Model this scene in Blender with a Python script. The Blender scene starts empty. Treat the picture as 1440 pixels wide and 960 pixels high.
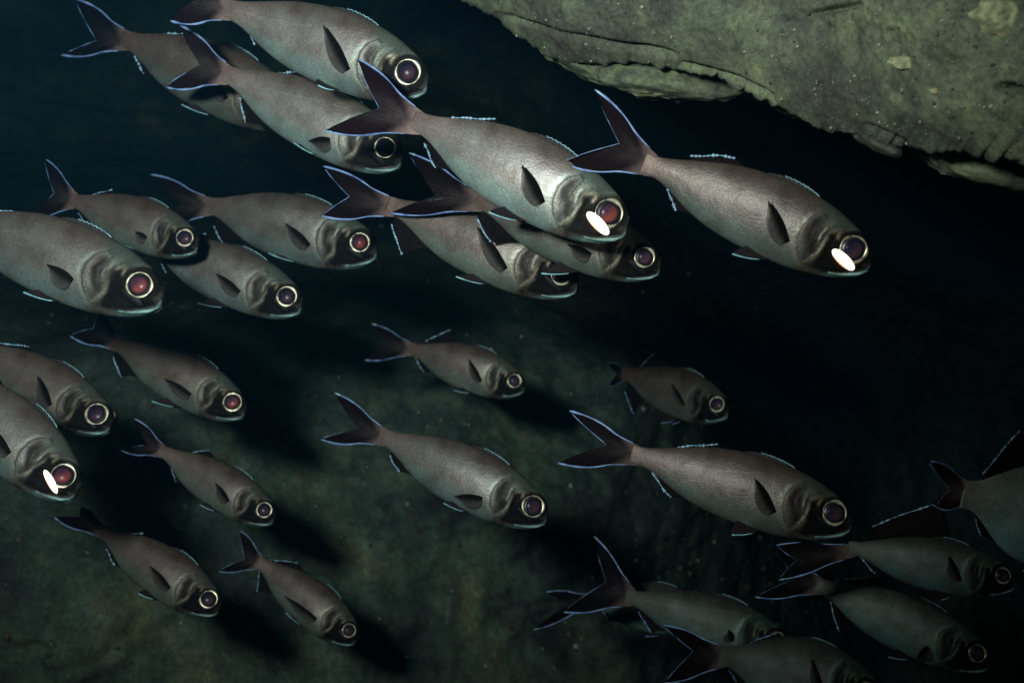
import bpy, math, random
import numpy as np
from mathutils import Vector, Matrix
from mathutils.bvhtree import BVHTree

random.seed(7)
S = bpy.context.scene
COL = S.collection

# ------------------------------------------------------------------ camera, water light, strobe
F = 1600.0                                    # focal length in photograph pixels (40 mm on 36 mm)
cd = bpy.data.cameras.new('camera'); cam = bpy.data.objects.new('camera', cd); COL.objects.link(cam)
cd.lens = 40; cd.sensor_width = 36; cd.clip_start = 0.02; cd.clip_end = 60
cam.location = (0, 0, 0); cam.rotation_euler = (math.radians(90), 0, 0)
cd.dof.use_dof = True; cd.dof.focus_distance = 0.98; cd.dof.aperture_fstop = 7.0
S.camera = cam

w = bpy.data.worlds.new('World'); S.world = w; w.use_nodes = True
wn = w.node_tree.nodes['Background']
wn.inputs[0].default_value = (0.10, 0.55, 1.0, 1); wn.inputs[1].default_value = 0.0018

ld = bpy.data.lights.new('strobe', 'SPOT')     # the diver's flash, up and to one side of the camera
strobe = bpy.data.objects.new('strobe', ld); COL.objects.link(strobe)
strobe.location = (-0.31, 0.0, 0.20)
tgt = Vector((-0.24, 1.0, 0.40))
strobe.rotation_euler = (tgt - strobe.location).to_track_quat('-Z', 'Y').to_euler()
ld.energy = 44.0; ld.spot_size = math.radians(100); ld.spot_blend = 1.0
ld.shadow_soft_size = 0.06; ld.color = (0.88, 0.99, 0.97)

S.view_settings.view_transform = 'Standard'; S.view_settings.look = 'None'
S.view_settings.exposure = 0.0; S.view_settings.gamma = 1.0
S.cycles.use_denoising = True
S.cycles.volume_bounces = 0
S.cycles.max_bounces = 5
S.cycles.volume_step_rate = 4

# ------------------------------------------------------------------ helpers
def at(px, py, y):
    return np.array([(px - 720) / F * y, y, -(py - 480) / F * y])

_rng = np.random.RandomState(3)
_perm = np.concatenate([_rng.permutation(256)] * 3)
_grad = _rng.randn(256, 3); _grad /= np.linalg.norm(_grad, axis=1)[:, None]
def perlin(p):
    p = np.asarray(p, float); i = np.floor(p).astype(int); f = p - i; i &= 255
    u = f * f * f * (f * (f * 6 - 15) + 10)
    out = 0
    for dx in (0, 1):
        for dy in (0, 1):
            for dz in (0, 1):
                h = _perm[_perm[_perm[(i[..., 0] + dx) & 255] + ((i[..., 1] + dy) & 255)] + ((i[..., 2] + dz) & 255)]
                d = (_grad[h] * (f - np.array([dx, dy, dz]))).sum(-1)
                wgt = (u[..., 0] if dx else 1 - u[..., 0]) * (u[..., 1] if dy else 1 - u[..., 1]) * (u[..., 2] if dz else 1 - u[..., 2])
                out = out + d * wgt
    return out * 1.6
def fbm(p, octv=4, lac=2.1, gain=0.5, ridge=False):
    a, s, tot = 1.0, 1.0, 0
    p = np.asarray(p, float)
    for k in range(octv):
        n = perlin(p * s + 17.3 * k)
        tot = tot + a * ((1 - 2 * np.abs(n)) if ridge else n); a *= gain; s *= lac
    return tot

def hermite(xs, ys, x):
    xs = np.array(xs, float); ys = np.array(ys, float)
    m = np.gradient(ys, xs)
    d = np.diff(ys) / np.diff(xs)
    for k in range(len(d)):
        lim = 3 * abs(d[k])
        m[k] = np.clip(m[k], -lim, lim); m[k + 1] = np.clip(m[k + 1], -lim, lim)
    x = np.clip(x, xs[0], xs[-1])
    i = np.clip(np.searchsorted(xs, x, side='right') - 1, 0, len(xs) - 2)
    h = xs[i + 1] - xs[i]; t = (x - xs[i]) / h
    return (2*t**3-3*t**2+1)*ys[i] + (t**3-2*t**2+t)*h*m[i] + (-2*t**3+3*t**2)*ys[i+1] + (t**3-t**2)*h*m[i+1]
def sstep(a, b, x):
    t = np.clip((x - a) / (b - a), 0, 1); return t * t * (3 - 2 * t)

def mesh_object(name, V, Q, mat, parent=None, col=None, smooth=True):
    me = bpy.data.meshes.new(name)
    V = np.ascontiguousarray(V, dtype=np.float32)
    if isinstance(Q, np.ndarray):
        k = Q.shape[1]
        me.vertices.add(len(V)); me.vertices.foreach_set('co', V.ravel())
        me.loops.add(Q.size); me.loops.foreach_set('vertex_index', Q.ravel().astype(np.int32))
        me.polygons.add(len(Q))
        me.polygons.foreach_set('loop_start', np.arange(0, Q.size, k, dtype=np.int32))
        me.update(calc_edges=True)
    else:
        me.from_pydata([tuple(map(float, v)) for v in V], [], [tuple(int(i) for i in q) for q in Q])
    me.validate()
    me.polygons.foreach_set('use_smooth', [smooth] * len(me.polygons))
    if col is not None:
        at_ = me.color_attributes.new('pigment', 'FLOAT_COLOR', 'POINT')
        c4 = np.ones((len(V), 4), np.float32); c4[:, :np.shape(col)[1]] = col
        at_.data.foreach_set('color', c4.ravel())
    me.materials.append(mat)
    o = bpy.data.objects.new(name, me); COL.objects.link(o)
    if parent is not None: o.parent = parent
    return o
def grid_faces(n, m, wrap=False, off=0):
    i, j = np.meshgrid(np.arange(n - 1), np.arange(m if wrap else m - 1), indexing='ij')
    i = i.ravel(); j = j.ravel(); j2 = (j + 1) % m
    return np.stack([i*m + j, i*m + j2, (i+1)*m + j2, (i+1)*m + j], 1) + off
def sheet(P, th):
    """closed thin solid from an n x m grid of points lying in the fish's mid plane (x, z) with y given"""
    n, m, _ = P.shape
    e = np.minimum(1, np.minimum.outer(np.minimum(np.arange(n), np.arange(n)[::-1]), np.full(m, 99)) + 0.35)
    A = P.copy(); B = P.copy(); A[..., 1] += th * e; B[..., 1] -= th * e
    V = np.concatenate([A.reshape(-1, 3), B.reshape(-1, 3)])
    f = grid_faces(n, m); g = f[:, ::-1] + n * m
    ring = [(i, 0) for i in range(n)] + [(n - 1, j) for j in range(1, m)] + [(i, m - 1) for i in range(n - 2, -1, -1)] + [(0, j) for j in range(m - 2, 0, -1)]
    r = np.array([a * m + b for a, b in ring]); r2 = np.roll(r, -1)
    s = np.stack([r, r2, r2 + n * m, r + n * m], 1)
    return V, np.concatenate([f, g, s])
def tube(path, rad, k=8):
    path = np.asarray(path, float); n = len(path); rad = np.broadcast_to(rad, (n,))
    t = np.gradient(path, axis=0); t /= np.linalg.norm(t, axis=1)[:, None] + 1e-9
    ref = np.array([0, 1.0, 0]); a = np.cross(t, ref); a /= np.linalg.norm(a, axis=1)[:, None] + 1e-9
    b = np.cross(t, a)
    th = np.arange(k) / k * 2 * math.pi
    V = path[:, None] + rad[:, None, None] * (a[:, None] * np.cos(th)[None, :, None] + b[:, None] * np.sin(th)[None, :, None])
    V = V.reshape(-1, 3)
    Q = grid_faces(n, k, wrap=True)
    Fc = [tuple(q) for q in Q] + [tuple(range(k - 1, -1, -1)), tuple(range((n - 1) * k, n * k))]
    return V, Fc
def polyline(pts, n):
    pts = np.asarray(pts, float); d = np.r_[0, np.cumsum(np.linalg.norm(np.diff(pts, axis=0), axis=1))]; d /= d[-1]
    u = np.linspace(0, 1, n)
    return np.stack([hermite(d, pts[:, c], u) for c in range(pts.shape[1])], 1)

# ------------------------------------------------------------------ materials
def new_mat(name):
    m = bpy.data.materials.new(name); m.use_nodes = True
    return m, m.node_tree.nodes, m.node_tree.links, m.node_tree.nodes['Principled BSDF']
def mixc(N, L, a, b, fac, mode='MIX'):
    x = N.new('ShaderNodeMix'); x.data_type = 'RGBA'; x.blend_type = mode
    for s, v in ((x.inputs[6], a), (x.inputs[7], b), (x.inputs[0], fac)):
        if hasattr(v, 'is_linked'): L.new(v, s)
        else: s.default_value = v
    return x.outputs[2]
def noise(N, L, vec, sc, det=4, rough=.6):
    n = N.new('ShaderNodeTexNoise'); n.inputs['Scale'].default_value = sc
    n.inputs['Detail'].default_value = det; n.inputs['Roughness'].default_value = rough
    L.new(vec, n.inputs['Vector']); return n.outputs['Fac']
def ramp(N, L, fac, stops):
    r = N.new('ShaderNodeValToRGB'); L.new(fac, r.inputs[0]); e = r.color_ramp.elements
    while len(e) < len(stops): e.new(.5)
    for k, (p, c) in enumerate(stops): e[k].position = p; e[k].color = (*c, 1) if len(c) == 3 else c
    return r.outputs[0]
def bump(N, L, h, strength, dist, normal=None):
    b = N.new('ShaderNodeBump'); b.inputs['Strength'].default_value = strength; b.inputs['Distance'].default_value = dist
    L.new(h, b.inputs['Height'])
    if normal: L.new(normal, b.inputs['Normal'])
    return b.outputs[0]

def skin_material(name, metallic, rough, tint):
    m, N, L, P = new_mat(name)
    at_ = N.new('ShaderNodeAttribute'); at_.attribute_name = 'pigment'
    tc = N.new('ShaderNodeTexCoord')
    mp = N.new('ShaderNodeMapping'); mp.inputs['Scale'].default_value = (1, .35, 1.25); L.new(tc.outputs['Object'], mp.inputs[0])
    v = N.new('ShaderNodeTexVoronoi'); v.inputs['Scale'].default_value = 85; L.new(mp.outputs[0], v.inputs['Vector'])
    n1 = noise(N, L, tc.outputs['Object'], 9, 5)
    n2 = noise(N, L, tc.outputs['Object'], 160, 3, .7)
    c = mixc(N, L, at_.outputs['Color'], ramp(N, L, n1, [(.3, (.72, .66, .62)), (.5, (1, 1, 1)), (.72, (1.15, 1.22, 1.2))]), 1.0, 'MULTIPLY')
    c = mixc(N, L, c, ramp(N, L, n2, [(.3, (.66, .66, .66)), (.7, (1.28, 1.26, 1.24))]), .8, 'MULTIPLY')
    c = mixc(N, L, c, ramp(N, L, v.outputs['Distance'], [(.0, (1.12, 1.12, 1.12)), (.75, (.8, .8, .8))]), .6, 'MULTIPLY')
    c = mixc(N, L, c, (*tint, 1), 1.0, 'MULTIPLY')
    L.new(c, P.inputs['Base Color'])
    bw = N.new('ShaderNodeRGBToBW'); L.new(at_.outputs['Color'], bw.inputs[0])
    for so, mn, mxv in (('Metallic', 0., metallic), ('Specular IOR Level', .03, .5)):
        q = N.new('ShaderNodeMapRange'); L.new(bw.outputs[0], q.inputs[0]); q.inputs[1].default_value = .02; q.inputs[2].default_value = .20
        q.inputs[3].default_value = mn; q.inputs[4].default_value = mxv; L.new(q.outputs[0], P.inputs[so])
    r = N.new('ShaderNodeMapRange'); L.new(n2, r.inputs[0]); r.inputs[3].default_value = rough - .1; r.inputs[4].default_value = rough + .12
    L.new(r.outputs[0], P.inputs['Roughness'])
    nb = bump(N, L, n2, .13, .0015); nb = bump(N, L, v.outputs['Distance'], .10, .0015, nb)
    L.new(nb, P.inputs['Normal'])
    return m
M_SKIN = [skin_material('silvery_skin', .45, .47, (1, 1, 1)), skin_material('brown_skin', .38, .44, (.88, .80, .75)), skin_material('ambient_lit_skin', .25, .52, (.68, .93, .88))]  # last tint paints weak flash and blue-green ambient light onto the skin

def fin_material():
    m, N, L, P = new_mat('fin_membrane')
    at_ = N.new('ShaderNodeAttribute'); at_.attribute_name = 'pigment'
    tc = N.new('ShaderNodeTexCoord'); n = noise(N, L, tc.outputs['Object'], 60, 3)
    L.new(mixc(N, L, at_.outputs['Color'], ramp(N, L, n, [(.3, (.65, .65, .65)), (.7, (1.25, 1.2, 1.2))]), .8, 'MULTIPLY'), P.inputs['Base Color'])
    P.inputs['Roughness'].default_value = .6; P.inputs['Specular IOR Level'].default_value = .03
    tr = N.new('ShaderNodeBsdfTransparent'); mx = N.new('ShaderNodeMixShader')
    L.new(at_.outputs['Alpha'], mx.inputs[0])
    L.new(tr.outputs[0], mx.inputs[1]); L.new(P.outputs[0], mx.inputs[2])
    L.new(mx.outputs[0], N['Material Output'].inputs[0])
    return m
M_FIN = fin_material()
def plain(name, c, rough=.4, metallic=0., var=.25, sc=40, spec=.5):
    m, N, L, P = new_mat(name)
    tc = N.new('ShaderNodeTexCoord'); n = noise(N, L, tc.outputs['Object'], sc, 3)
    lo = tuple(x * (1 - var) for x in c); hi = tuple(min(1, x * (1 + var)) for x in c)
    L.new(ramp(N, L, n, [(.3, lo), (.7, hi)]), P.inputs['Base Color'])
    P.inputs['Roughness'].default_value = rough; P.inputs['Metallic'].default_value = metallic
    P.inputs['Specular IOR Level'].default_value = spec
    return m
M_EDGE = plain('blue_fin_edge', (.23, .37, .96), .35, .0, .6, 18)
M_CYAN = plain('cyan_fin_edge', (.30, .66, .90), .35, 0, .5, 30)
M_TIP = plain('pale_fin_tip', (.34, .58, 1.0), .35, 0, .5, 50)
M_RING = plain('gold_iris', (.58, .52, .36), .3, .45, .75, 24)
M_EYE = plain('dark_eyeball', (.012, .012, .018), .3, 0, .1)
def pupil_material(name, a, b, rim):
    m, N, L, P = new_mat(name); at_ = N.new('ShaderNodeAttribute'); at_.attribute_name = 'pigment'
    tc = N.new('ShaderNodeTexCoord'); n = noise(N, L, tc.outputs['Object'], 14, 3)
    sp = N.new('ShaderNodeSeparateColor'); L.new(at_.outputs['Color'], sp.inputs[0])
    c = mixc(N, L, (*a, 1), (*b, 1), sp.outputs[0]); c = mixc(N, L, c, (*rim, 1), sp.outputs[1])
    L.new(mixc(N, L, c, ramp(N, L, n, [(.35, (.6, .6, .6)), (.65, (1.3, 1.3, 1.3))]), .7, 'MULTIPLY'), P.inputs['Base Color']); P.inputs['Roughness'].default_value = .2
    P.inputs['Specular IOR Level'].default_value = .07
    return m
M_PUPR = pupil_material('red_pupil', (.075, .035, .065), (.27, .060, .050), (.03, .018, .03))  # red eyeshine from the flash, painted into the pupil colour
M_PUPD = pupil_material('dark_pupil', (.030, .022, .050), (.075, .035, .045), (.012, .010, .02))
M_LIP = plain('turquoise_lip', (.17, .31, .29), .45, .0, .7, 30)
M_POCKET = plain('black_pocket', (.008, .008, .01), .5, 0, .3, spec=.15)
def organ_material():
    m, N, L, P = new_mat('glowing_organ')
    at_ = N.new('ShaderNodeAttribute'); at_.attribute_name = 'pigment'
    P.inputs['Base Color'].default_value = (.8, .8, .7, 1)
    L.new(at_.outputs['Color'], P.inputs['Emission Color']); P.inputs['Emission Strength'].default_value = 2.6
    return m
M_ORGAN = organ_material()

def rock_material(name, cols, scale, spots, bstr, spotcol=(.33, .31, .16)):
    m, N, L, P = new_mat(name)
    tc = N.new('ShaderNodeTexCoord'); v = tc.outputs['Object']
    a = noise(N, L, v, scale, 8, .65); b = noise(N, L, v, scale * 5.3, 6, .65); c_ = noise(N, L, v, scale * 28, 4, .7)
    col = ramp(N, L, a, [(.30, cols[0]), (.47, cols[1]), (.58, cols[2]), (.72, cols[3])])
    col = mixc(N, L, col, ramp(N, L, b, [(.3, (.5, .5, .5)), (.5, (1, 1, 1)), (.7, (1.5, 1.45, 1.3))]), .8, 'MULTIPLY')
    col = mixc(N, L, col, ramp(N, L, c_, [(.35, (.62, .62, .62)), (.65, (1.35, 1.35, 1.3))]), .8, 'MULTIPLY')
    vo = N.new('ShaderNodeTexVoronoi'); vo.inputs['Scale'].default_value = scale * 13; L.new(v, vo.inputs['Vector'])
    vw = N.new('ShaderNodeMath'); vw.operation = 'ADD'; L.new(vo.outputs['Distance'], vw.inputs[0])
    sc_ = N.new('ShaderNodeMath'); sc_.operation = 'MULTIPLY'; L.new(b, sc_.inputs[0]); sc_.inputs[1].default_value = .35; L.new(sc_.outputs[0], vw.inputs[1])
    f = ramp(N, L, vw.outputs[0], [(spots, (1, 1, 1)), (spots + .05, (0, 0, 0))])
    col = mixc(N, L, col, (*spotcol, 1), f)
    L.new(col, P.inputs['Base Color']); P.inputs['Roughness'].default_value = .85
    P.inputs['Specular IOR Level'].default_value = .25
    nb = bump(N, L, b, bstr, .01); nb = bump(N, L, c_, bstr, .003, nb)
    L.new(nb, P.inputs['Normal'])
    return m
M_LEDGE = rock_material('algae_crusted_rock', [(.065, .050, .050), (.120, .138, .100), (.20, .235, .145), (.48, .48, .21)], 8, .16, .17)
M_WALL = rock_material('dark_cave_rock', [(.040, .034, .031), (.050, .078, .064), (.088, .130, .096), (.20, .22, .11)], 5, .16, .16, (.20, .17, .10))

# ------------------------------------------------------------------ cave wall
def wall_y(X, Z):
    y = 1.98 + 0.42 * X + 0.62 * Z
    y = y + 1.9 * sstep(-.08, .75, Z) + .35 * sstep(-.1, -.9, X) * sstep(-.1, .2, Z) + 1.7 * sstep(.05, 1.3, X)
    p = np.stack([X, Z * 1.25, np.zeros_like(X)], -1)
    y = y - .10 * fbm(p * 1.9 + 3.1, 2) - .030 * fbm(p * 6.5 + 9, 3) - .014 * fbm(p * 19, 4) - .006 * np.abs(fbm(p * 60, 2))
    return y
def spaced(lo, hi, a, b, n_in, n_out):
    return np.r_[np.linspace(lo, a, n_out, endpoint=False), np.linspace(a, b, n_in, endpoint=False), np.linspace(b, hi, n_out)]
xs = spaced(-4, 5, -1.1, 1.7, 620, 70); zs = spaced(-2.6, 3.4, -.85, 1.1, 430, 60)
XX, ZZ = np.meshgrid(xs, zs, indexing='ij')
Pw = np.stack([XX, wall_y(XX, ZZ), ZZ], -1)
wall = mesh_object('cave_wall', Pw.reshape(-1, 3), grid_faces(*XX.shape)[:, ::-1], M_WALL)
wall['kind'] = 'structure'

# loose rubble and shell grit caught on the wall
rs = np.random.RandomState(11)
ico = np.array([[0,0,1],[.9,0,.4],[.28,.85,.4],[-.72,.53,.4],[-.72,-.53,.4],[.28,-.85,.4],[.72,.53,-.4],[-.28,.85,-.4],[-.9,0,-.4],[-.28,-.85,-.4],[.72,-.53,-.4],[0,0,-1]], float)
icf = np.array([[0,1,2],[0,2,3],[0,3,4],[0,4,5],[0,5,1],[1,6,2],[2,7,3],[3,8,4],[4,9,5],[5,10,1],[2,6,7],[3,7,8],[4,8,9],[5,9,10],[1,10,6],[11,7,6],[11,8,7],[11,9,8],[11,10,9],[11,6,10]])
VV, FF, CC = [], [], []
for k in range(4200):
    X = rs.uniform(-1.1, 1.6); Z = rs.uniform(-.85, .9)
    r = .0014 + .0045 * rs.rand() ** 5
    y = float(wall_y(np.array(X), np.array(Z)))
    V = ico * r * rs.uniform(.6, 1.3, 3) * (1 + .2 * rs.randn(12, 1)) + [X, y - r * .4, Z]
    VV.append(V); FF.append(icf + 12 * k)
    c = np.array([(.10, .09, .06), (.16, .15, .10), (.42, .44, .32), (.05, .05, .045)][rs.choice(4, p=[.3, .38, .22, .10])]); CC.append(np.tile(c, (12, 1)))
def attr_mat(name):
    m, N, L, P = new_mat(name); a = N.new('ShaderNodeAttribute'); a.attribute_name = 'pigment'
    tc = N.new('ShaderNodeTexCoord'); n = noise(N, L, tc.outputs['Object'], 120, 4)
    L.new(mixc(N, L, a.outputs['Color'], ramp(N, L, n, [(.3, (.6, .6, .6)), (.7, (1.3, 1.3, 1.3))]), 1, 'MULTIPLY'), P.inputs['Base Color']); P.inputs['Roughness'].default_value = .8
    return m
M_GRIT = attr_mat('rubble_grit')
rb = mesh_object('rubble', np.concatenate(VV), np.concatenate(FF), M_GRIT, None, np.concatenate(CC)); rb['kind'] = 'stuff'

# ------------------------------------------------------------------ overhanging ledge
# lower rim of the overhang: x, z and distance
rim_px = [(300, -150, 1.30), (520, -70, 1.22), (640, -12, 1.15), (700, 24, 1.12), (752, 62, 1.10), (800, 82, 1.07), (860, 84, 1.04), (930, 92, 1.01), (1000, 107, .98), (1060, 136, .95),
          (1110, 160, .93), (1160, 184, .91), (1200, 190, .89), (1225, 206, .88), (1262, 204, .86), (1310, 203, .84), (1360, 212, .82), (1440, 226, .79), (1560, 270, .74), (1800, 420, .66)]
rp = np.array([at(*r) for r in rim_px])
n_s = 760
rim = polyline(rp, n_s); rim0 = rim.copy()
jag = np.stack([np.arange(n_s) * .05, np.zeros(n_s), np.zeros(n_s)], 1)
rim[:, 2] += .0045 * fbm(jag, 3) + .0026 * fbm(jag * 3.3, 3)
face_t = np.r_[np.linspace(1, .35, 60, endpoint=False), np.linspace(.35, 0.0, 300) ** 1.0]
rows = []
for t in face_t:                                  # the face that the flash lights: rises from the rim and leans out towards the diver
    v = t * 1.0
    p = rim0 + (rim - rim0) * math.exp(-v / .012); p[:, 2] += v * .95; p[:, 0] += v * .12
    p[:, 1] += -.36 * v + .05 * np.exp(-v / .02) - .05
    rows.append(p)
for q in np.linspace(0.02, 1, 60):                # the underside, running back into the dark
    p = rim.copy(); p[:, 1] += 1.9 * q ** 1.5 + .01; p[:, 2] += .62 * q ** 1.6 + .012 * math.sin(min(1, q * 12) * math.pi / 2)
    rows.append(p)
G = np.array(rows)                                # rows x n_s
def px_of(P): return 720 + P[..., 0] / P[..., 1] * F, 480 - P[..., 2] / P[..., 1] * F
Gs = G.copy(); kf = len(face_t)
Gs[:kf] -= (rim - rim0)[None] * np.exp(-face_t / .012)[:, None, None]; Gs[kf:] -= (rim - rim0)[None]; nrm = np.cross(np.gradient(Gs, axis=1), np.gradient(Gs, axis=0)); nrm /= np.linalg.norm(nrm, axis=2)[..., None] + 1e-9
if nrm[100, 300, 1] > 0: nrm = -nrm
disp = .018 * fbm(G * 5.0, 2) + .0034 * fbm(G * np.array([13, 13, 22]) + 5, 3) + .0015 * fbm(G * 60, 3) + .0014 * fbm(G * 160, 2) - .0022 * sstep(.25, .6, fbm(G * 38 + 31, 2))
disp *= .30 + .70 * sstep(.0, .07, (G - rim[None])[..., 2])
# strata: thin slabs that run along the rim
along = G - rim[None]
hgt = along[..., 2] - 0.09 * fbm(np.stack([G[..., 0] * 2.2, G[..., 0] * 0 + 2, G[..., 2] * 2], -1), 2)
disp += .0018 * (np.abs(((hgt * 13) % 1) - .5) * 2) * sstep(.01, .06, along[..., 2])
# cracks given by points where they run
flat = G.reshape(-1, 3); fx, fy = px_of(flat)
def groove(pts, width, depth, step):
    """a crack: signed distance below the line gets undercut, the lip above stands proud"""
    pts = np.array(pts, float); best = np.full(len(fx), 1e9); sgn = np.zeros(len(fx)); fade = np.zeros(len(fx))
    for k in range(len(pts) - 1):
        a, b = pts[k], pts[k + 1]; d = b - a; L2 = (d ** 2).sum()
        t = np.clip(((fx - a[0]) * d[0] + (fy - a[1]) * d[1]) / L2, 0, 1)
        qx, qy = a[0] + t * d[0], a[1] + t * d[1]
        ds = np.hypot(fx - qx, fy - qy); side = (fx - a[0]) * d[1] - (fy - a[1]) * d[0]
        m = ds < best; best[m] = ds[m]; sgn[m] = -np.sign(side[m])
        fr = (k + t) / (len(pts) - 1); fade[m] = np.sin(np.pi * np.clip(fr, .03, .97))[m] ** .5
    g = -depth * np.exp(-(best / width) ** 2) + step * np.where(sgn < 0, 1, 0) * np.exp(-best / (width * 5))
    return (g * fade).reshape(G.shape[:2])
disp += groove([(800, 45), (835, 52), (880, 62), (915, 66), (948, 76)], 5.0, .013, .004)
disp += groove([(960, 88), (1000, 96), (1040, 112), (1085, 136)], 3.5, .014, .003)
disp += groove([(1130, 22), (1165, 14), (1215, 6)], 4, .012, .003)
disp += groove([(1218, 176), (1245, 182), (1275, 196)], 3, .012, .003)
disp += groove([(700, 18), (760, 30), (800, 45)], 4, .008, .003)
hx, hy = px_of(G)
disp -= .022 * np.exp(-(((hx - 1428) / 14) ** 2 + ((hy - 124) / 8) ** 2))
G2 = G + nrm * disp[..., None]
ledge = mesh_object('rock_overhang', G2.reshape(-1, 3), grid_faces(*G.shape[:2]), M_LEDGE)
ledge['label'] = 'algae-crusted rock ledge jutting out above the shoal, cracked along its lower rim'; ledge['category'] = 'rock'

def slab(name, px0, py0, px1, py1, y, hpx, thick, seed, mat=M_LEDGE, parent=ledge, up=.35):
    a, b = at(px0, py0, y), at(px1, py1, y); c = (a + b) / 2; ax = (b - a) / 2; h = hpx / F * y / 2
    u = np.linspace(0, 2 * math.pi, 160, endpoint=False); v = np.linspace(.02, math.pi - .02, 60)
    U, Vv = np.meshgrid(u, v, indexing='ij')
    ex_ = np.sign(np.cos(Vv)) * np.abs(np.cos(Vv)) ** .9
    P = c + ex_[..., None] * ax + (np.sin(Vv) ** .7 * np.cos(U))[..., None] * np.array([0, thick, thick * .35]) + (np.sin(Vv) ** .7 * np.sin(U))[..., None] * np.array([0, 0, h])
    d = P - c; P = P + d / (np.linalg.norm(d, axis=2)[..., None] + 1e-6) * (.30 * h * fbm(P * 24 + seed, 3) * 1.5 + .16 * h * fbm(P * 90 + seed, 3))[..., None]
    Fc = grid_faces(160, 60); last = grid_faces(2, 60); last = np.where(last >= 60, last - 60, last + 159 * 60)
    return mesh_object(name, P.reshape(-1, 3), np.concatenate([Fc, last[:, ::-1]])[:, ::-1], mat, parent)
slab('rock_slab', 830, 96, 1056, 116, 1.09, 62, .07, 1)
slab('rock_slab', 745, 50, 880, 112, 1.14, 44, .07, 5)
slab('rock_slab', 1300, 216, 1490, 246, .92, 52, .06, 2)
slab('rock_slab', 1205, 190, 1262, 212, .885, 26, .03, 8)

bvh = BVHTree.FromPolygons([tuple(v) for v in G2.reshape(-1, 3)], [tuple(int(i) for i in q) for q in grid_faces(*G.shape[:2])])
def grit_on_ledge():
    VV, FF, CC = [], [], []; k = 0
    for t_ in range(2600):
        px, py = rs.uniform(600, 1500), rs.uniform(-60, 260)
        d = Vector(at(px, py, 1)).normalized(); hit, nn, _, dist = bvh.ray_cast(Vector((0, 0, 0)), d)
        if hit is None or dist > 1.6: continue
        if nn.dot(d) > 0: nn = -nn
        r_ = (.0004 + .0011 * rs.rand() ** 5)
        VV.append(ico * r_ * rs.uniform(.6, 1.5, 3) * (1 + .2 * rs.randn(12, 1)) + np.array(hit + nn * r_ * .2)); FF.append(icf + 12 * k); k += 1
        CC.append(np.tile(np.array([(.09, .08, .07), (.22, .24, .17), (.42, .42, .30), (.12, .10, .09)][rs.choice(4, p=[.3, .4, .25, .05])]), (12, 1)))
    o = mesh_object('gravel', np.concatenate(VV), np.concatenate(FF), M_GRIT, None, np.concatenate(CC)); o['kind'] = 'stuff'
grit_on_ledge()
M_SPG = plain('pale_yellow_sponge', (.40, .41, .22), .8, 0, .6, 160)
M_CRL = plain('dull_purple_crust', (.16, .12, .12), .8, 0, .4, 70)
def crust(px, py, w_, h_, rot, label, cat, mat, seed):
    d = Vector(at(px, py, 1)); hit, nn, _, dist = bvh.ray_cast(Vector((0, 0, 0)), d.normalized())
    if hit is None: return
    nn = Vector((0, -.93, -.36)).normalized()
    r, a = 14, 40; y = hit.y; W, H = w_ / F * y / 2, h_ / F * y / 2
    ux = Vector((math.cos(rot), 0, -math.sin(rot))); ux = (ux - nn * ux.dot(nn)).normalized(); uy = nn.cross(ux)
    V = []
    for i in range(r):
        q = i / (r - 1)
        for j in range(a):
            th = j / a * 2 * math.pi; wob = 1 + .22 * float(perlin(np.array([math.cos(th) * 2 + seed, math.sin(th) * 2, seed * 1.7])))
            x_, y_ = math.cos(th) * W * q * wob, math.sin(th) * H * q * wob
            z_ = min(W, H) * (.42 * math.sqrt(max(0, 1 - q * q)) + .10 * float(perlin(np.array([x_ * 300, y_ * 300, seed])))) - (.004 if i == r - 1 else .0)
            V.append(hit + ux * x_ + uy * y_ + nn * (z_ + .0022))
    o = mesh_object('encrusting_sponge' if cat == 'sponge' else 'algae_crust', np.array([tuple(v) for v in V]), grid_faces(r, a, wrap=True), mat)
    o['label'] = label; o['category'] = cat
crust(1274, 88, 50, 19, .05, 'pale yellow oval patch of sponge on the face of the rock ledge', 'sponge', M_SPG, 1.3)
crust(1408, 26, 86, 50, .25, 'large blurred yellow sponge patch near the top of the rock ledge', 'sponge', M_SPG, 4.1)
crust(1313, 128, 10, 8, 0, 'tiny bright cream nodule of sponge low on the rock ledge', 'sponge', plain('cream_nodule', (.62, .55, .30), .7), 7.7)

# ------------------------------------------------------------------ the fish
TOPX = [0, .006, .02, .045, .08, .15, .257, .363, .45, .53, .664, .80, .924, 1.0]
TOPY = [-.024, .006, .030, .056, .078, .110, .143, .155, .160, .157, .135, .093, .054, .044]
BOTX = [0, .006, .022, .05, .115, .233, .383, .542, .663, .759, .842, .902, .95, 1.0]
BOTY = [-.050, -.070, -.090, -.113, -.143, -.170, -.178, -.168, -.146, -.112, -.072, -.048, -.040, -.040]
WX = [0, .02, .05, .1, .2, .35, .5, .7, .85, 1.0]
WY = [.010, .026, .040, .056, .072, .080, .076, .046, .021, .0009]
EY = (.080, .000)
def prof(x, ds=1.0): return hermite(TOPX, TOPY, x) * ds, hermite(BOTX, BOTY, x) * ds, hermite(WX, WY, x)
def side(x, z, ds=1.0):
    """half width of the body at (x, z)"""
    t, b, wd = prof(np.asarray(x, float), ds); c = (t + b) / 2; h = (t - b) / 2
    q = np.clip(1 - ((z - c) / h) ** 2, 0, 1)
    belly = 1 - .12 * np.clip(-(z - c) / h, 0, 1)
    return wd * q ** .42 * belly
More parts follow.
